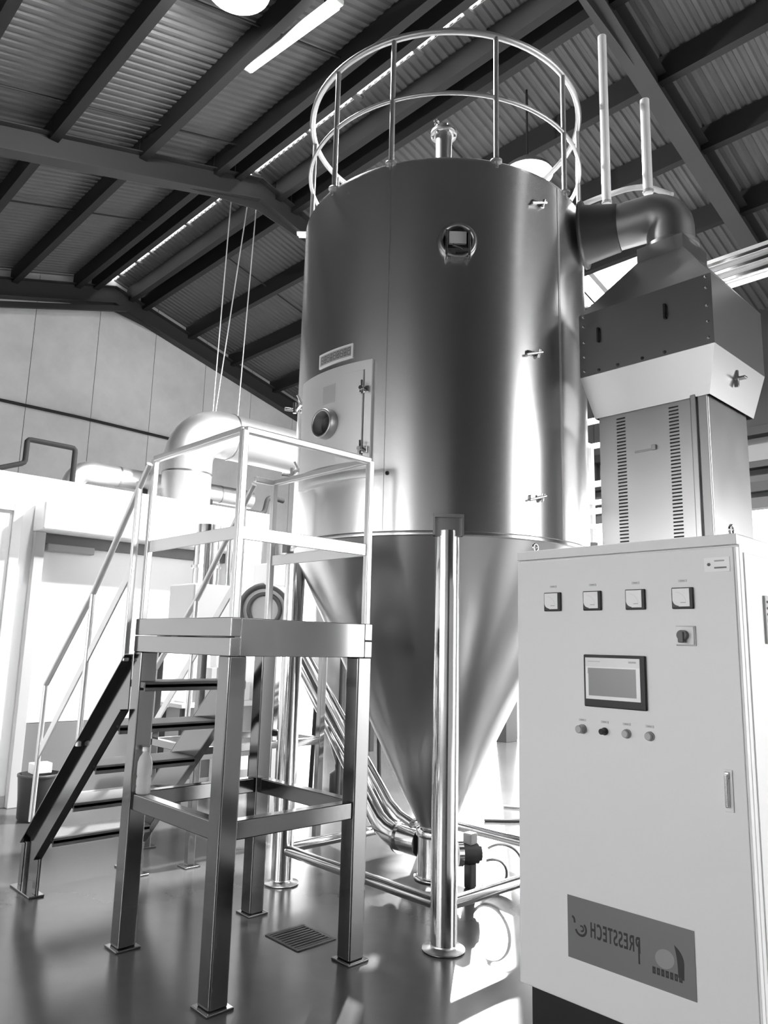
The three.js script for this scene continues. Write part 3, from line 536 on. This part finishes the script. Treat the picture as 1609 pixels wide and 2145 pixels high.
// ------------------------------------------------------------------ air heater behind the cabinet
{
  const xf = 3.84, xk = 4.37, z0 = -2.22, z1 = -1.585, H = thing('air_heater', 'brushed steel air heater housing with two rows of slots and a flared hood', 'heater', V(4.1, 0, -1.9));
  part('heater_body', bx(xf + 0.012, xk, 0.06, 2.94, z0, z1, 0.006), mHeater, H);
  for (const [x, z] of [[xf + 0.06, z0 + 0.05], [xf + 0.06, z1 - 0.05], [xk - 0.06, z0 + 0.05], [xk - 0.06, z1 - 0.05]]) part('foot', cyl(V(x, 0, z), V(x, 0.062, z), 0.03, 14), mDarkMetal, H);
  // front panel with real slots over a dark lining
  const o = [[z0 + 0.002, 0.08], [z1 - 0.09, 0.08], [z1 - 0.09, 2.812], [z0 + 0.002, 2.812]], holes = [];
  for (const zc of [-2.081, -1.768]) for (let i = 0; i < 46; i++) { const y = 2.765 - i * 0.0198; holes.push([[zc - 0.0275, y], [zc + 0.0275, y], [zc + 0.0275, y + 0.009], [zc - 0.0275, y + 0.009]]); }
  const fp = part('front_panel', slabX(o, xf - 0.006, xf, holes), mHeater, H);
  part('dark_lining', bx(xf, xf + 0.012, 0.1, 2.80, z0 + 0.02, z1 - 0.105, 0), mBlack, fp);
  part('corner_post', bx(xf - 0.02, xf + 0.012, 0.06, 2.812, z1 - 0.085, z1 - 0.055, 0.004), mHeater, H); part('corner_post', bx(xf - 0.008, xf + 0.012, 0.06, 2.812, z1 - 0.049, z1 - 0.001, 0.004), mSteelGrey, H);
  part('panel_latch', [bx(xf - 0.012, xf - 0.005, 2.55, 2.561, -2.0, -1.88, 0.003), bx(xf - 0.022, xf - 0.005, 2.548, 2.578, -1.897, -1.87, 0.004)], mSteelGrey, fp);
  // hood: skirt flaring out, straight band, pyramid with a short square neck
  const hx0 = 3.763, hx1 = 4.452, hz0 = -2.295, hz1 = -1.50;
  const frus = (a, ya, b, yb) => {   // [x0,x1,z0,z1] rectangles
    const pos = [], q = (A, B, C, D) => pos.push(...A, ...B, ...C, ...A, ...C, ...D), r = ([x0, x1, z0, z1], y) => [[x0, y, z0], [x0, y, z1], [x1, y, z1], [x1, y, z0]], A = r(a, ya), B = r(b, yb);
    for (let i = 0; i < 4; i++) { const j = (i + 1) % 4; q(A[i], A[j], B[j], B[i]); }
    const g = new THREE.BufferGeometry(); g.setAttribute('position', new THREE.Float32BufferAttribute(pos, 3)); g.computeVertexNormals(); g.setAttribute('uv', new THREE.BufferAttribute(new Float32Array(pos.length / 3 * 2), 2)); return uvMetres(g);
  };
  const hr = [hx0, hx1, hz0, hz1], nk = [4.0, 4.33, -2.03, -1.745];
  const hood = part('hood', [frus(hr, 3.045, hr, 3.4375)], mHood, H);
  part('hood_skirt', frus([xf - 0.015, xk + 0.05, z0 - 0.02, z1 + 0.02], 2.797, hr, 3.045), mSkirt, H);
  part('hood_cap', [frus(hr, 3.4375, nk, 3.78), frus(nk, 3.78, nk, 3.87)], mHood, H);
  const stud = (y, z, m) => part('bolt', lathe([[0, 0.01], [0.007, 0.008], [0.01, 0]], 10).rotateZ(Math.PI / 2).translate(hx0, y, z), m, hood);
  for (const y of [3.08, 3.17, 3.26, 3.36, 3.42]) for (const z of [hz1 - 0.03, hz0 + 0.03]) stud(y, z, mPolish);
  for (const z of [-2.17, -2.05, -1.9, -1.77]) stud(3.066, z, mDarkMetal);
  for (const [y, z] of [[3.278, -2.162], [3.294, -1.754]]) part('hood_handle', [bx(hx0 - 0.022, hx0 - 0.012, y - 0.044, y + 0.044, z - 0.007, z + 0.007, 0.003), bx(hx0 - 0.014, hx0, y - 0.044, y - 0.032, z - 0.007, z + 0.007, 0.002), bx(hx0 - 0.014, hx0, y + 0.032, y + 0.044, z - 0.007, z + 0.007, 0.002)], mBlack, hood);
  part('skirt_handle', [bx(4.06, 4.10, 2.93, 2.942, hz1 - 0.03, hz1 + 0.032, 0.003), bx(4.072, 4.087, 2.89, 2.985, hz1 - 0.032, hz1 - 0.008, 0.003)], mPolish, H);
}
// hot air duct between the hood and the tower's shoulder
{
  const D = thing('hot_air_duct', 'dark elbow duct from the heater hood to the tower shoulder', 'duct', V(4.16, 3.872, -1.89));
  part('elbow', pipe([V(4.165, 3.872, -1.89), V(4.165, 4.13, -1.89), V(4.06, 4.1, -2.18)], 0.14, 0.2, 36, 28), mElbow, D);
  part('flange', cyl(V(4.165, 3.872, -1.89), V(4.165, 3.895, -1.89), 0.163, 28), mSteelGrey, D);
  const w = V(-0.341, 0, -0.94), a = V(4.06, 4.1, -2.18), g = lathe([[0.142, -0.01], [0.15, 0.0], [0.152, 0.02], [0.185, 0.2], [0.215, 0.205], [0.215, 0.222], [0.0, 0.222]], 32);
  part('transition', g.applyQuaternion(new THREE.Quaternion().setFromUnitVectors(V(0, 1, 0), w)).translate(a.x, a.y, a.z), mDarkMetal, D);
}
for (const [x, z, y0, y1, l] of [[4.10, -2.275, 4.325, 5.58, 'taller pale upright pipe above the hot air duct'], [4.10, -1.99, 4.275, 4.93, 'shorter pale upright pipe above the hot air duct']]) {
  const p = thing('vent_pipe', l, 'pipe', V(x, y0, z));
  part('tube', cyl(V(x, y0, z), V(x, y1, z), 0.029, 18), mWhiteGloss, p); part('end_ring', cyl(V(x, y0 + 0.005, z), V(x, y0 + 0.02, z), 0.033, 18), mMid, p);
}
single('air_hose', pipe([V(4.08, 4.372, -2.73), V(4.17, 4.46, -2.45), V(4.27, 4.48, -2.12), V(4.23, 4.285, -1.9)], 0.018, 0.12, 40, 10), mMid, 'thin grey hose arching from the tower top to the duct', 'hose');
// ribbed bright duct crossing behind the hood
{
  const D = thing('ribbed_duct', 'bright ribbed metal duct running behind the heater hood', 'duct', V(4.9, 4.0, -1.2));
  const z0 = -1.98, z1 = 1.6;
  part('duct_body', bx(4.75, 4.84, 3.84, 4.05, z0, z1, 0.01), mGalv, D);
  for (let i = 0; i < 3; i++) part('rib', bx(4.725, 4.76, 3.845 + i * 0.066, 3.877 + i * 0.066, z0, z1, 0.008), mPolish, D);
  part('end_flange', bx(4.72, 4.86, 3.82, 4.07, z0 - 0.015, z0, 0.004), mSteel, D);
  for (const z of [-0.6, 1.3]) part('hanger', [cyl(V(4.78, 4.0, z), V(4.78, roofY(4.78) - 0.02, z), 0.006, 8), cyl(V(4.82, 4.0, z), V(4.82, roofY(4.82) - 0.07, z), 0.006, 8)], mSteelDark, D);
}

// ------------------------------------------------------------------ ducts and lines over the partition
{
  const D = thing('insulated_duct', 'large pale insulated duct rising from the partition roof and turning towards the tower', 'duct', V(4.33, 2.92, -8));
  part('duct_run', pipe([V(4.33, 2.93, -8), V(4.33, 3.99, -8), V(7.6, 3.99, -8)], 0.29, 0.42, 60, 36), mGalv, D);
  part('clamp_ring', cyl(V(4.33, 3.4, -8), V(4.33, 3.42, -8), 0.297, 36), mSteel, D); part('clamp_ring', cyl(V(4.86, 3.99, -8), V(4.88, 3.99, -8), 0.297, 36), mSteel, D);
  part('support_post', [bx(7.4, 7.48, 0, 3.75, -8.04, -7.96, 0.005), bx(7.2, 7.68, 3.68, 3.74, -8.2, -7.8, 0.005)], mSteelDark, D);
  const E = thing('return_duct', 'slimmer pale duct lying along the partition roof behind the railing', 'duct', V(3, 2.92, -7.9));
  part('duct_run', pipe([V(3.2, 2.93, -8.55), V(3.2, 3.36, -8.55), V(5.6, 3.36, -8.55)], 0.12, 0.3, 50, 24), mGalv, E);
  for (const x of [3.72, 5.1]) part('clamp_ring', cyl(V(x, 3.36, -8.55), V(x + 0.02, 3.36, -8.55), 0.125, 24), mSteel, E);
  for (const x of [4.0, 4.9]) part('support_saddle', bx(x, x + 0.08, 2.92, 3.25, -8.63, -8.47, 0.004), mSteelDark, E);
}
for (const [a, b, l] of [[V(4.62, 4.26, -8), V(4.68, roofY(4.68) - 0.3, -8), 'thin suspension wire farthest from the tower, fixed to the large duct'], [V(4.66, 4.277, -8), V(4.93, roofY(4.93) - 0.3, -8), 'slanting middle suspension wire fixed to the large duct'], [V(4.98, 4.27, -8), V(5.07, roofY(5.07) - 0.25, -8), 'brightest suspension wire, nearest the tower, fixed to the large duct']])
  single('suspension_wire', cyl(a, b, 0.008, 8), mRail, l, 'wire');
single('black_pipe', pipe([V(2.05, 2.99, -7.6), V(2.37, 3.12, -7.6), V(2.37, 3.36, -7.6), V(2.84, 3.36, -7.6), V(2.84, 2.93, -7.6)], 0.026, 0.03, 60, 10), mPipeBlack, 'black pipe stepping over the partition roof in front of the slim duct', 'pipe');
single('wall_conduit', pipe([V(3.0, 4.97, -11.95), V(4.6, 4.98, -11.95), V(6.5, 4.95, -11.95)], 0.025, 0.2, 20, 8), mPipeBlack, 'long thin conduit fixed across the gable wall above the ducts', 'conduit');
single('tie_bar', bar(V(5.0, 6.96, -11.72), V(1.0, 5.74, -11.72), 0.06, 0.09, 0.004), mSteelDark, 'dark bar high across the gable wall under the left roof slope', 'beam');
single('black_pipe', pipe([V(4.72, 2.94, -7.3), V(4.98, 2.94, -7.3), V(5.03, 3.16, -7.3), V(5.25, 3.14, -7.3)], 0.03, 0.06, 40, 10), mPipeBlack, 'short black bent pipe at the partition end near the platform railing', 'pipe');

// ------------------------------------------------------------------ lamps
function highBay(x, y, z, power, spill, label) {
  const L = thing('high_bay_lamp', label, 'lamp', V(x, y, z));
  part('shade', lathe([[0.26, 0], [0.24, 0.05], [0.17, 0.11], [0.09, 0.15], [0.07, 0.19], [0, 0.195]], 36).translate(x, y, z), mSteel, L);
  part('lamp_glass', lathe([[0, -0.03], [0.14, -0.025], [0.23, 0.0], [0.23, 0.012], [0, 0.012]], 32).translate(x, y, z), glow(30), L);
  part('drop_rod', cyl(V(x, y + 0.19, z), V(x, roofY(x) - 0.02, z), 0.012, 8), mSteelDark, L);
  const p = new THREE.SpotLight(0xffffff, power, 0, 1.33, 0.55, 2); p.position.set(x, y - 0.05, z); p.target.position.set(x, 0, z); p.castShadow = true; p.shadow.radius = 9; scene.add(p, p.target);
  const q = new THREE.PointLight(0xffffff, spill, 0, 2); q.position.set(x, y - 0.06, z); q.castShadow = true; q.shadow.radius = 5; scene.add(q);
}
highBay(2.66, 6.62, -4.66, LAMP_NEAR, 34, 'round high-bay lamp hanging under the roof slope over the stairs');
highBay(5.83, 6.26, -4.12, LAMP, 3, 'round high-bay lamp glaring just above the tower rim');
{
  const L = thing('batten_lamp', 'long white batten lamp glowing along a roof purlin', 'lamp', V(3.36, 6.8, -4.9));
  part('lamp_body', bar(V(3.42, 6.99, -5.72), V(3.42, 6.80, -4.3), 0.1, 0.05, 0.01), mWhite, L);
  part('tube', bar(V(3.42, 6.957, -5.68), V(3.42, 6.768, -4.34), 0.08, 0.03, 0.01), glow(6), L);
  part('bracket', [cyl(V(3.42, 7.0, -5.5), V(3.42, roofY(3.42) - 0.01, -5.5), 0.01, 8), cyl(V(3.42, 6.88, -4.5), V(3.42, roofY(3.42) - 0.01, -4.5), 0.01, 8)], mSteelDark, L);
  const p = new THREE.RectAreaLight(0xffffff, 3, 0.11, 1.3); p.position.set(3.42, 6.85, -5.0); p.lookAt(3.42, 0, -5.7); scene.add(p);
  const K = thing('tube_lamp', 'small bright tube lamp showing past the tower edge under the roof', 'lamp', V(5.56, 6.63, -7.0));
  part('lamp_body', bar(V(5.25, 6.65, -7.29), V(5.87, 6.65, -6.7), 0.06, 0.04, 0.008), mWhite, K);
  part('tube', bar(V(5.27, 6.615, -7.27), V(5.85, 6.615, -6.72), 0.03, 0.03, 0.006), glow(6), K);
  part('bracket', cyl(V(5.56, 6.66, -7.0), V(5.56, roofY(5.56) - 0.01, -7.0), 0.01, 8), mSteelDark, K);
}

// ------------------------------------------------------------------ equipment behind the tower
{
  const S = thing('equipment_stand', 'dark square-tube equipment stand behind the stairs carrying blower and hopper', 'stand', V(3.25, 0, -4.92));
  const w = 0.05, xs = [2.70, 3.76], zs = [-5.27, -4.66];
  for (const x of xs) for (const z of zs) { const l = part('leg', bx(x, x + w, 0.01, 1.42, z, z + w, 0.005), mStand, S); part('foot_plate', bx(x - 0.03, x + w + 0.03, 0, 0.012, z - 0.03, z + w + 0.03, 0.002), mStand, l); }
  for (const y of [0.70, 1.42]) { for (const z of zs) part('beam', bx(xs[0], xs[1] + w, y, y + 0.05, z + 0.001, z + w - 0.001, 0.004), mStand, S); for (const x of xs) part('beam', bx(x + 0.001, x + w - 0.001, y, y + 0.05, zs[0] + w, zs[1], 0.004), mStand, S); }
  part('top_plate', bx(xs[0], xs[1] + w, 1.47, 1.482, zs[0], zs[1] + w, 0.002), mSteelDark, S);
  const Hp = thing('feed_hopper', 'white feed box with an upright steel pipe on the equipment stand', 'hopper', V(2.93, 1.482, -5.02));
  part('hopper_box', bx(2.74, 3.10, 1.56, 1.86, -5.2, -4.84, 0.012), mWhite, Hp);
  part('base_plate', [bx(2.78, 3.06, 1.482, 1.5, -5.16, -4.88, 0.003), bx(2.8, 2.84, 1.5, 1.56, -5.1, -4.94, 0.003), bx(3.0, 3.04, 1.5, 1.56, -5.1, -4.94, 0.003)], mDarkMetal, Hp);
  part('riser_pipe', cyl(V(2.93, 1.86, -5.02), V(2.93, 2.32, -5.02), 0.095, 24), mPolish, Hp);
  part('clamp_ring', cyl(V(2.93, 1.99, -5.02), V(2.93, 2.01, -5.02), 0.11, 24), mPolish, Hp);
  part('side_tube', [cyl(V(3.08, 1.87, -4.95), V(3.08, 2.3, -4.95), 0.022, 12)], mSteel, Hp);
  const B = thing('centrifugal_blower', 'round pale blower housing with a white motor box on the equipment stand', 'blower', V(3.42, 1.482, -4.92));
  const ax = V(0.64, 0, -0.77), c = V(3.42, 1.70, -4.92), at = (d) => c.clone().addScaledVector(ax, d);
  part('volute', [cyl(at(-0.09), at(0.09), 0.19, 40)], mWhiteGloss, B);
  part('rim_ring', new THREE.TorusGeometry(0.185, 0.022, 12, 48).applyQuaternion(new THREE.Quaternion().setFromUnitVectors(V(0, 0, 1), ax)).translate(...at(-0.1).toArray()), mDarkGrey, B);
  part('rim_ring', new THREE.TorusGeometry(0.12, 0.016, 12, 40).applyQuaternion(new THREE.Quaternion().setFromUnitVectors(V(0, 0, 1), ax)).translate(...at(-0.1).toArray()), mDarkGrey, B);
  part('motor_box', bx(3.34, 3.56, 1.885, 2.06, -5.0, -4.8, 0.012), mWhite, B);
  part('inlet_pipe', cyl(V(3.46, 2.06, -4.9), V(3.46, 2.3, -4.9), 0.1, 22), mSteelGrey, B);
  part('foot', [bx(3.3, 3.54, 1.482, 1.5, -5.02, -4.82, 0.003)], mDarkMetal, B);
  const Y = thing('cyclone', 'dark steel cyclone cone standing behind the inclined product pipe', 'cyclone', V(5.0, 0, -5.75));
  part('cyclone_cone', [lathe([[0.07, 0.3], [0.1, 0.38], [0.22, 0.75], [0.34, 1.3], [0.34, 2.4], [0.0, 2.44]], 40).translate(5.0, 0, -5.75)], mSteelGrey, Y);
  part('dust_pot', lathe([[0, 0.02], [0.13, 0.02], [0.13, 0.22], [0.08, 0.26], [0.08, 0.31]], 32).translate(5.0, 0, -5.75), mDarkMetal, Y);
  part('support_leg', [0.3, 2.4, 4.5].map((t) => cyl(V(5.0 + 0.4 * Math.cos(t), 0, -5.75 + 0.4 * Math.sin(t)), V(5.0 + 0.345 * Math.cos(t), 1.6, -5.75 + 0.345 * Math.sin(t)), 0.022, 12)), mSteelDark, Y);
}
// bench with small goods by the roller door
{
  const W = thing('work_bench', 'low grey work bench standing in front of the roller door', 'bench', V(4.1, 0, -6.6));
  part('bench_top', bx(3.55, 4.7, 0.84, 0.88, -6.85, -6.35, 0.006), mMid, W);
  for (const x of [3.58, 4.62]) for (const z of [-6.82, -6.43]) part('leg', bx(x, x + 0.05, 0, 0.84, z, z + 0.05, 0.004), mSteelDark, W);
  part('front_panel', bx(3.63, 4.62, 0.3, 0.82, -6.80, -6.78, 0.003), mGrey, W);
  const it = [[3.66, 0.2, 0.22, mWhite, 'white carton nearest the stairs on the bench'], [3.93, 0.16, 0.32, mGrey, 'tall grey carton on the bench'], [4.16, 0.22, 0.18, mMid, 'flat grey carton in the middle of the bench'], [4.44, 0.18, 0.38, mWhite, 'tallest white carton at the tower end of the bench']];
  for (const [x, w, h, m, l] of it) { const b = thing('carton', l, 'box', V(x + w / 2, 0.88, -6.6), 'cartons on the work bench'); part('box_body', bx(x, x + w, 0.88, 0.88 + h, -6.7, -6.5, 0.006), m, b); part('tape', bx(x + w / 2 - 0.02, x + w / 2 + 0.02, 0.882, 0.882 + h, -6.702, -6.498, 0), mDarkGrey, b); }
}
single('waste_bin', [lathe([[0, 0], [0.13, 0], [0.16, 0.34], [0.165, 0.34], [0.165, 0.36], [0.15, 0.36], [0.14, 0.02], [0, 0.02]], 30).translate(2.42, 0, -6.55)], mDarkMetal, 'dark round bin on the floor beside the roller door', 'bin');
single('paper_box', bx(2.35, 2.5, 0.36, 0.44, -6.62, -6.5, 0.006), mWhite, 'small white box lying on the dark bin', 'box');
// white steel tower seen between drying tower and heater
{
  const W = thing('steel_tower', 'white steel access tower with rails and diagonal braces standing beyond the heater', 'tower', V(6.6, 0, -3.6));
  const x0 = 6.2, x1 = 7.0, z0 = -4.2, z1 = -3.1, w = 0.05;
  for (const x of [x0, x1]) for (const z of [z0, z1]) part('leg', bx(x, x + w, 0, 3.62, z, z + w, 0.004), mWhite, W);
  for (const y of [1.3, 2.72, 2.98, 3.6]) { for (const x of [x0, x1]) part('rail', bx(x + 0.002, x + w - 0.002, y, y + 0.05, z0 + w, z1, 0.004), mWhite, W); for (const z of [z0, z1]) part('rail', bx(x0 + w, x1, y, y + 0.05, z + 0.002, z + w - 0.002, 0.004), mWhite, W); }
  for (const [a, b] of [[1.35, 2.7], [2.7, 1.35]]) for (const x of [x0 + 0.02, x1 + 0.02]) part('brace', bar(V(x, a, z0 + w), V(x, b, z1), 0.03, 0.04, 0.004), mWhite, W);
}
// floor drain and loose cables
{
  const G = thing('floor_drain', 'dark square floor drain grate between platform and tower', 'drain', V(2.545, 0, -3.21));
  part('frame', [bx(2.425, 2.665, 0.0, 0.005, -3.345, -3.325, 0.001), bx(2.425, 2.665, 0.0, 0.005, -3.095, -3.075, 0.001), bx(2.425, 2.44, 0.0, 0.005, -3.325, -3.095, 0.001), bx(2.65, 2.665, 0.0, 0.005, -3.325, -3.095, 0.001)], mDarkMetal, G);
  part('pan', bx(2.44, 2.65, 0.0, 0.001, -3.325, -3.095, 0), mBlack, G);
  for (let i = 0; i < 9; i++) part('grate_bar', bx(2.44, 2.65, 0.001, 0.004, -3.322 + i * 0.0262, -3.31 + i * 0.0262, 0.001), mDarkMetal, G);
}
const cableRun = (pts, r) => new THREE.TubeGeometry(new THREE.CatmullRomCurve3(pts.map((p) => V(...p))), 60, r, 8, false);
single('floor_cable', cableRun([[5.3, 0.015, -4.25], [5.55, 0.015, -4.05], [5.8, 0.015, -4.02], [6.1, 0.015, -3.7], [6.6, 0.015, -3.75]], 0.015), mDarkMetal, 'loose dark cable snaking over the bright floor behind the tower', 'cable');
single('floor_cable', cableRun([[5.9, 0.015, -4.5], [6.1, 0.015, -4.2], [6.25, 0.03, -4.1], [6.6, 0.015, -3.9]], 0.013), mGrey, 'grey cable lying across the floor beyond the tower outlet', 'cable');

renderer.render(scene, camera);
